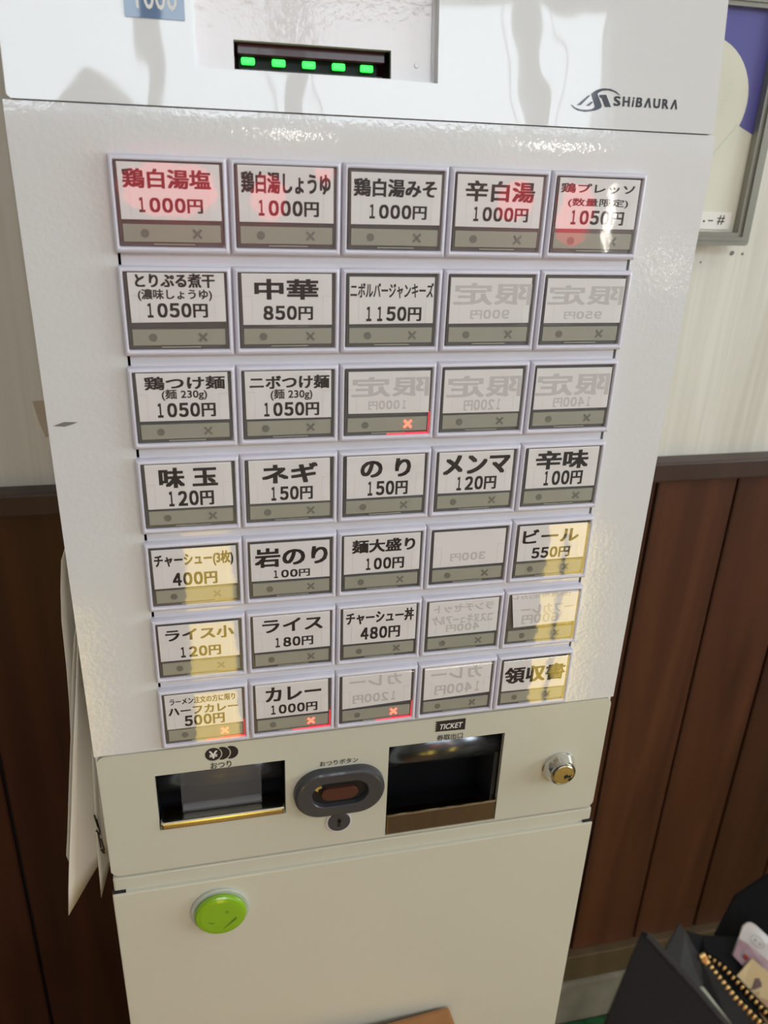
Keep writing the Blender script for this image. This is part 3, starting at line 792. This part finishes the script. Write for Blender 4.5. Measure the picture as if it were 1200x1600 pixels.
text_obj('printed_lettering', '券取出口', 3.315, 3.655, -6.640, -6.548, .0445, M['ink'], tm, weight=.012)
# small scuffs on the enamel
P('enamel_scuff', uprism([(-.70, -2.36), (-.60, -2.325), (-.48, -2.33), (-.53, -2.35), (-.60, -2.37)], .055, .06), M['scuff'])

# ------------------------------------------------------------------ upper door, leaning back 8 degrees
door = empty('upper_door', (0, .06 * U + .019 * U, 0.372 * U)); door.parent = tm; door.rotation_euler = (-A8, 0, 0)
D = lambda name, bm, m, **k: obj(name, bm, m, door, **k)
DXA, DXB = XA + .035, XB - .03
RX0, RX1, RZ0, RZ1 = .762, 2.865, .295, 2.6
dp = holed_plate(DXA, DXB, .03, 4.2, -.02, .10, [(RX0, RX1, RZ0, RZ1)])
uprism([(DXA + .03, 0), (DXB - .03, 0), (DXB, .03), (DXA, .03)], -.02, .10, dp)
D('door_skin', dp, M['door'])
SX0, SX1, SZ0, SZ1 = 1.10, 2.467, .335, .560
D('recess_plate', holed_plate(RX0 - .02, RX1 + .02, RZ0 - .02, RZ1 + .02, .10, .16, [(SX0, SX1, SZ0, SZ1)]), M['recess'], label='slightly pink recessed plate around the banknote slot')
fr_ = bmesh.new()
ring([(a * U, b * U) for a, b in rrect(RX0, RX1, RZ0, RZ1, .03, 3)], [(a * U, b * U) for a, b in rrect(RX0 + .03, RX1 - .03, RZ0 + .03, RZ1 - .03, .02, 3)], .085 * U, .11 * U, fr_)
D('recess_rim', fr_, M['door'])
sl = bmesh.new()
ubox(SX0 - .02, SX0, .15, .8, SZ0 - .02, SZ1 + .02, bm=sl); ubox(SX1, SX1 + .02, .15, .8, SZ0 - .02, SZ1 + .02, bm=sl)
ubox(SX0, SX1, .15, .8, SZ1, SZ1 + .02, bm=sl); ubox(SX0, SX1, .15, .8, SZ0 - .02, SZ0, bm=sl); ubox(SX0, SX1, .78, .8, SZ0, SZ1, bm=sl)
D('slot_housing', sl, M['black'])
D('slot_guide', ubox(SX0 + .03, SX1 - .03, .20, .24, SZ0 + .14, SZ1 + .05, .01, 1), M['red_reflection'])
D('slot_throat', ubox(SX0 + .04, SX1 - .08, .30, .36, SZ0 + .02, SZ0 + .17, .01, 1), M['void'])
D('slot_tongue', ubox(SX0 + .05, SX1 - .06, .19, .34, SZ0 - .01, SZ0 + .035, .012, 2), M['grey'])
for q in (1.225, 1.490, 1.755, 2.020, 2.275):
    D('entry_lamp', ubox(q - .06, q + .06, .22, .26, .405, .465, .018, 2), M['green_led'], label='lit green lamp in the banknote slot')
D('plate_screw', uprism(ellipse(2.70, .455, .022, .024, 14), .092, .10, bevel=.004), M['recess'])
lbp = D('value_label', uprism(rrect(.240, .712, .637, .98, .008, 2), -.028, -.02), M['label_blue'], label='slate blue label reading 1000')
vb_ = put_text(bmesh.new(), '1000', .335 * U, .655 * U, .700 * U, .905 * U, -.0295 * U, .01)
obj('value_lettering', vb_, M['white_ink'], lbp)
# maker's emblem
LX = lambda u, v: (4.151 + (u / 6 - 16) * .00627, .134 + (174.7 - ((v / 6 + 120) - .05 * ((u / 6 + 880) - 950))) * .00536)
lg = bmesh.new()
for pts in ([(283, 150), (300, 132), (330, 114), (365, 102), (400, 97), (460, 101), (520, 125), (560, 160), (500, 127), (440, 114), (390, 118), (356, 134), (340, 150), (390, 258), (384, 282), (360, 296), (325, 307), (290, 313), (230, 318), (160, 305), (120, 280), (97, 252), (140, 283), (190, 297), (250, 301), (296, 294), (325, 275), (320, 252)],
            [(252, 165), (275, 163), (190, 255), (150, 257)], [(285, 222), (302, 228), (272, 262), (238, 262)],
            [(362, 158), (425, 158), (480, 272), (425, 272), (388, 190), (362, 178)]):
    uprism([LX(u, v) for u, v in pts], -.026, -.02, lg)
D('maker_emblem', lg, M['logo'])
wt_ = bmesh.new()
xs0 = 4.572
for ch, w, sl_ in (('S', .084, 0), ('H', .086, 0), ('i', .030, .5), ('B', .078, .12), ('Λ', .086, .12), ('U', .084, 0), ('R', .080, 0), ('Λ', .084, .12)):
    hh = .088
    put_text(wt_, ch, (xs0 + .004) * U, (xs0 + w - .008) * U, .196 * U, (.196 + hh) * U, -.0235 * U, .055, slant=sl_)
    xs0 += w + .0095
D('maker_lettering', wt_, M['logo'])

# ------------------------------------------------------------------ green round magnet on the stand
mg = empty('round_magnet', (.535 * U, 0, H - 8.90 * U), 'lime green round plastic magnet on the stand below the coin outlet', 'magnet')
def at0(bm): return bm
obj('magnet_base', cone_y(0, 0.0, [(.375, .0), (.375, -.03), (.36, -.04)], 48), M['clear_ring'], mg, label='pale translucent rim')
obj('magnet_cap', cone_y(0, 0.0, [(.315, -.040), (.330, -.070), (.330, -.085), (.322, -.105), (.305, -.120), (.25, -.128), (.15, -.130)], 48), M['green'], mg, smooth=False)
obj('smudge', uprism([(.10, -.16), (.02, -.22), (.16, -.06), (.20, -.03), (.19, -.08)], -.1315, -.129), M['scuff_g'], mg)
rg = ring([(a * U, b * U) for a, b in ellipse(.085, .075, .022, .022, 14)], [(a * U, b * U) for a, b in ellipse(.085, .075, .013, .013, 14)], -.1315 * U, -.130 * U)
uprism([(-.16, -.06), (-.08, -.09), (-.09, -.105), (-.15, -.075)], -.1315, -.129, rg)
obj('smudge', rg, M['scuff_g'], mg)

# ------------------------------------------------------------------ paper sheets hanging on the machine's left side
def hanging(name, free, yf, ya, za, label, curl=.12):
    """free: outline of the free edge (x, z) from top down; attached edge lies on the machine's side"""
    rows = []
    for i, (x_, z_, za_) in enumerate(free):
        r_ = []
        for j in range(7):
            t = j / 6
            xx = x_ + (-.775 - x_) * t
            yy = yf + (ya - yf) * t ** 1.3 + curl * math.sin(math.pi * t) * (1 if i % 2 == 0 else .9)
            r_.append((xx * U, yy * U, (z_ + (za_ - z_) * t) * U))
        rows.append(r_)
    o = obj(name, sheet_grid(rows), M['paper'], None, True); o.location.z = H
    return tag(o, label, 'paper', 'papers hanging on the machine')
hanging('hanging_paper', [(-.80, -3.8, -3.7), (-.88, -3.97, -3.9), (-.96, -4.18, -4.2), (-1.01, -4.54, -4.5), (-1.05, -4.96, -4.9), (-1.07, -5.57, -5.5), (-1.10, -6.12, -6.1), (-1.14, -6.6, -6.6), (-1.17, -7.09, -7.1)], .9, 1.7, 0,
        'rearmost white paper bulging from the machine\'s left side, highest of the hanging papers')
hanging('hanging_paper', [(-.80, -4.7, -4.6), (-.87, -4.98, -4.9), (-.95, -5.49, -5.4), (-1.04, -6.19, -6.1), (-1.15, -6.95, -6.9), (-1.26, -7.74, -7.7), (-1.32, -8.12, -8.1), (-1.30, -8.24, -8.3)], .5, 1.3, 0,
        'middle white paper with a torn lower left tip, beside the machine\'s left side')
hanging('hanging_paper', [(-.78, -4.7, -4.7), (-.80, -4.91, -4.9), (-.88, -5.49, -5.5), (-1.01, -6.37, -6.4), (-1.14, -7.31, -7.3), (-1.25, -8.07, -8.0), (-1.30, -8.45, -8.15), (-1.35, -8.88, -8.30)], .25, .8, 0,
        'front white paper, lowest hanging, with a long slanted bottom edge')
hanging('hanging_paper', [(-.86, -6.6, -6.5), (-.92, -7.4, -7.3), (-.95, -8.0, -7.9), (-.97, -8.28, -8.2), (-.985, -8.7, -8.5), (-1.0, -9.02, -8.4)], .58, 1.0, 0,
        'narrow white paper with black handwriting, tucked against the machine\'s left edge', .05)
hw = bmesh.new()
for (x0, z0, x1, z1, w_) in ((-.925, -7.55, -.90, -7.75, .02), (-.905, -7.62, -.885, -7.85, .02), (-.93, -7.80, -.885, -7.88, .022), (-.91, -7.85, -.90, -8.10, .02), (-.885, -7.95, -.865, -8.15, .02), (-.90, -8.12, -.87, -8.20, .03)):
    dx_, dz_ = x1 - x0, z1 - z0; l_ = math.hypot(dx_, dz_); nx, nz2 = -dz_ / l_ * w_ / 2, dx_ / l_ * w_ / 2
    uprism([(x0 + nx, z0 + nz2), (x0 - nx, z0 - nz2), (x1 - nx, z1 - nz2), (x1 + nx, z1 + nz2)], .52, .525, hw)
hp = [o for o in COL.objects if o.name.startswith('hanging_paper')][-1]
o = obj('handwriting', hw, M['ink'], hp)

# ------------------------------------------------------------------ wooden chair whose back leans at the stand
ch = empty('wooden_chair', (3.83 * U, -.02, 0), 'light wooden chair back rail pushed against the stand at the bottom', 'chair', rot=(0, 0, R_(4)))
zt = H - 11.66 * U
def rb(x0, x1, y0, y1, z0, z1, b=.003): return box(bmesh.new(), x0, x1, y0, y1, z0, z1, b, 2)
obj('top_rail', rb(-.40, 0, -.012, .018, zt - .06, zt, .004), M['pine'], ch)
obj('rail_edge_highlight', rb(-.395, -.003, -.0135, -.0095, zt - .022, zt - .005, .001), M['rail_highlight'], ch, label='edge highlight painted as a pale band')
for sx in (-.385, -.03):
    obj('leg', rb(sx, sx + .028, -.012, .014, 0, zt - .058, .003), M['pine'], ch)
    obj('leg', rb(sx, sx + .028, -.40, -.372, 0, .42, .003), M['pine'], ch)
for sx in (-.31, -.215, -.12):
    obj('back_slat', rb(sx, sx + .03, -.006, .008, .45, zt - .058, .002), M['pine'], ch)
obj('seat', rb(-.40, 0, -.41, -.012, .42, .445, .006), M['pine'], ch)

# ------------------------------------------------------------------ open wallet held up at the lower right, with what is in it
wp = (0.2136, -0.2990, 1.1265); wr = (1.15736, -0.03582, -0.22289)
wal = empty('open_wallet', wp, 'open black leather wallet with a brass zip at the lower right', 'wallet', rot=wr)
W = {
    'front_flap': [(-0.0229, 0.0152, 0.0), (-0.0216, 0.015, 0.001), (-0.0064, -0.0, 0.01), (0.01, -0.0177, 0.02), (0.0113, -0.0275, 0.022), (-0.053, -0.0362, 0.01), (-0.0429, -0.0242, 0.007)],
    'gusset': [(-0.0047, 0.0124, -0.012), (-0.0133, 0.0032, -0.006), (-0.0082, -0.0048, -0.004), (0.0016, -0.018, 0.002), (0.0094, -0.0296, 0.006), (0.0186, -0.031, 0.004), (0.0096, -0.0193, 0.0), (0.0024, -0.0096, -0.006), (-0.0005, -0.0021, -0.01), (-0.0027, 0.0081, -0.012)],
    'zip_pocket': [(-0.0022, 0.009, -0.016), (0.0041, -0.0018, -0.014), (0.0241, -0.0222, 0.0), (0.0317, -0.0358, 0.004), (0.0165, -0.0344, 0.006), (0.0101, -0.0203, 0.0), (0.0032, -0.0116, -0.008), (0.0003, -0.0032, -0.012)],
    'inner_wall': [(0.0016, 0.0041, -0.022), (0.0095, 0.0004, -0.025), (0.028, -0.003, -0.03), (0.0606, -0.0231, -0.022), (0.0511, -0.047, -0.005), (0.0198, -0.0358, 0.004), (0.0138, -0.0194, -0.004), (0.0068, -0.0095, -0.012), (0.006, -0.0051, -0.02)],
    'back_panel': [(0.0189, -0.0052, -0.035), (0.0289, 0.0101, -0.038), (0.0357, 0.0147, -0.038), (0.0438, 0.0199, -0.038), (0.068, 0.0282, -0.035), (0.0672, -0.0322, -0.02), (0.0386, -0.02, -0.03), (0.0275, -0.0068, -0.035)],
    'pale': [(0.0003, -0.0082, -0.0045), (0.0016, -0.0082, -0.0045), (0.0104, -0.0193, 0.0015), (0.0167, -0.03, 0.0055), (0.0139, -0.0298, 0.0065), (0.0071, -0.0186, 0.0025)],
    'card': [(0.0205, -0.0057, -0.022), (0.0231, 0.0005, -0.0225), (0.0251, 0.0054, -0.023), (0.0267, 0.0067, -0.023), (0.0285, 0.0069, -0.023), (0.0303, 0.0059, -0.023), (0.0376, -0.0005, -0.02), (0.0536, -0.0144, -0.014), (0.0404, -0.0249, -0.008)],
    'cardband': [(0.0203, -0.0055, -0.0215), (0.0231, 0.001, -0.022), (0.0266, -0.0009, -0.0212), (0.0475, -0.017, -0.012), (0.0401, -0.0246, -0.0075)],
    'note': [(0.0264, -0.0048, -0.018), (0.0189, -0.0116, -0.0165), (0.0215, -0.0153, -0.0155), (0.0346, -0.0341, -0.004), (0.0516, -0.0232, -0.006)],
    'noteface': [(0.0304, -0.0147, -0.0145), (0.0262, -0.0161, -0.0138), (0.0241, -0.0189, -0.013), (0.0322, -0.0317, -0.004), (0.0483, -0.0234, -0.0045), (0.0364, -0.016, -0.0125)],
    'notearc': [(0.0265, -0.0113, -0.0155), (0.0249, -0.0146, -0.0148), (0.0231, -0.0155, -0.0146), (0.026, -0.0149, -0.0144), (0.0298, -0.0134, -0.0144), (0.0334, -0.0144, -0.014), (0.0313, -0.0121, -0.0148), (0.0281, -0.011, -0.0155)],
    'zipa': [(0.0052, -0.002, -0.0135), (0.0075, -0.0052, -0.0125), (0.0147, -0.0138, -0.006), (0.0239, -0.0219, 0.0005), (0.0293, -0.0274, 0.004)],
    'zipb': [(0.0092, -0.0046, -0.0185), (0.0141, -0.0072, -0.016), (0.0205, -0.0136, -0.0105), (0.028, -0.0205, -0.003), (0.0333, -0.0254, 0.001)],
}
T_ = (0, 0, -.0018)
obj('front_flap', slab3(W['front_flap'], T_), M['leather'], wal)
q = W['front_flap']
def strip3(path, w, h, up=(0, 0, 1)):
    """thin raised band that follows a path"""
    bm = bmesh.new(); n = len(path); rows = []
    for i, p_ in enumerate(path):
        a = Vector(path[max(0, i - 1)]); b = Vector(path[min(n - 1, i + 1)])
        d = (b - a).normalized(); s = d.cross(Vector(up)).normalized(); u_ = s.cross(d).normalized()
        rows.append([bm.verts.new(Vector(p_) + s * (sx * w) + u_ * (sz * h)) for sx, sz in ((-1, -1), (1, -1), (1, 1), (-1, 1))])
    for a, b in zip(rows, rows[1:]):
        for i in range(4): bm.faces.new((a[i], a[(i + 1) % 4], b[(i + 1) % 4], b[i]))
    bm.faces.new(rows[0]); bm.faces.new(rows[-1][::-1])
    return bm
obj('flap_binding', strip3([q[1], q[2], q[3], q[4]], .0009, .0009), mat('lit_leather_edge', (.035, .030, .026), .5, spec=.4), wal)  # light on the flap's thickness, put into a paler leather colour
obj('gusset', slab3(W['gusset'], (0, 0, -.001)), M['leather'], wal)
obj('zip_pocket', slab3(W['zip_pocket'], (0, 0, -.001)), M['leather'], wal)
obj('inner_wall', slab3(W['inner_wall'], (0, 0, -.001)), M['fabric'], wal)
obj('back_panel', slab3(W['back_panel'], (0, 0, -.002)), M['fabric'], wal)
obj('pale_lining_edge', slab3(W['pale'], (0, 0, -.0006)), mat('pale_green_paper_edge', (.42, .44, .33), .5), wal)
def along(path, step):
    out = []; acc = 0; nxt = 0
    for a, b in zip(path, path[1:]):
        a, b = Vector(a), Vector(b); L_ = (b - a).length
        while nxt <= acc + L_:
            out.append((a + (b - a) * ((nxt - acc) / L_), (b - a).normalized())); nxt += step
        acc += L_
    return out
tooth = bmesh.new(); box(tooth, -.0011, .0011, -.0005, .0005, -.0007, .0007, .0003, 2)
tooth_me = mesh_of('zip_tooth', tooth, M['brass'], True)
for pname, st_, sc in (('zipa', .00205, 1.0), ('zipb', .0021, .8)):
    pts = along(W[pname], st_)
    obj('zip_tape', strip3([Vector(p_) + Vector((0, 0, -.0012)) for p_ in W[pname]], .0016, .0003), M['fabric'], wal)
    for i, (p_, d) in enumerate(pts):
        o = inst('zip_tooth', tooth_me, wal, p_)
        o.rotation_euler = (0, 0, math.atan2(d.y, d.x) - math.pi / 2); o.scale = (sc, 1.1 * sc, sc)
p0 = Vector(W['zipa'][0])
o = obj('zip_end_stop', box(bmesh.new(), -.0013, .0013, -.0024, .0016, -.0008, .0008, .0004, 2), M['brass'], wal); o.location = p0; o.rotation_euler = (0, 0, R_(28))
cd = empty('loyalty_card', wp, 'white topped purple plastic card standing in the wallet', 'card', rot=wr)
obj('card_body', slab3(W['card'], (0, 0, -.0008)), mat('card_white_plastic', (.62, .58, .55), .35, coat=.4), cd)
obj('purple_field', slab3(W['cardband'], (0, 0, -.0002)), noise_color(mat('card_purple_print', (.4, .25, .3), .35, coat=.4), (.30, .17, .20), (.45, .31, .34), 120), cd)
def blob(cx, cy, z, rx, ry, ang, n=20):
    return [(cx + rx * math.cos(2 * math.pi * i / n) * math.cos(ang) - ry * math.sin(2 * math.pi * i / n) * math.sin(ang), cy + rx * math.cos(2 * math.pi * i / n) * math.sin(ang) + ry * math.sin(2 * math.pi * i / n) * math.cos(ang), z) for i in range(n)]
grey_print = mat('card_grey_print', (.32, .31, .28), .5)
ou = blob(.0289, -.0005 + .002, -.0188, .0034, .0019, R_(-42)); iu = blob(.0289, +.0015, -.0188, .0031, .0016, R_(-42))
bm = bmesh.new(); n_ = 20
a_ = [bm.verts.new(p_) for p_ in ou]; b_ = [bm.verts.new(p_) for p_ in iu]
for i in range(n_): bm.faces.new((a_[i], b_[i], b_[(i + 1) % n_], a_[(i + 1) % n_]))
obj('oval_outline', bm, grey_print, cd)
for k_ in (-1, 1):
    obj('print_mark', slab3(blob(.0289 + k_ * .00095, +.0015 - k_ * .0009, -.0186, .0007, .0007, 0, 4), (0, 0, -.0001)), grey_print, cd)
obj('red_spot', slab3(blob(.0246, -.0052, -.0196, .0009, .0011, 0.3, 12), (0, 0, -.0002)), mat('card_red_print', (.30, .03, .02), .4), cd)
nt = empty('tan_paper_slip', wp, 'tan yellow paper slip with a brown arch, in front of the purple card', 'paper', rot=wr)
obj('slip_sheet', slab3(W['note'], (0, 0, -.0002)), mat('slip_yellow_paper', (.62, .47, .24), .6), nt)
obj('tan_print', slab3(W['noteface'], (0, 0, -.0001)), mat('slip_tan_print', (.45, .27, .14), .6), nt)
obj('brown_arch', slab3(W['notearc'], (0, 0, -.0001)), mat('slip_brown_print', (.13, .07, .06), .6), nt)
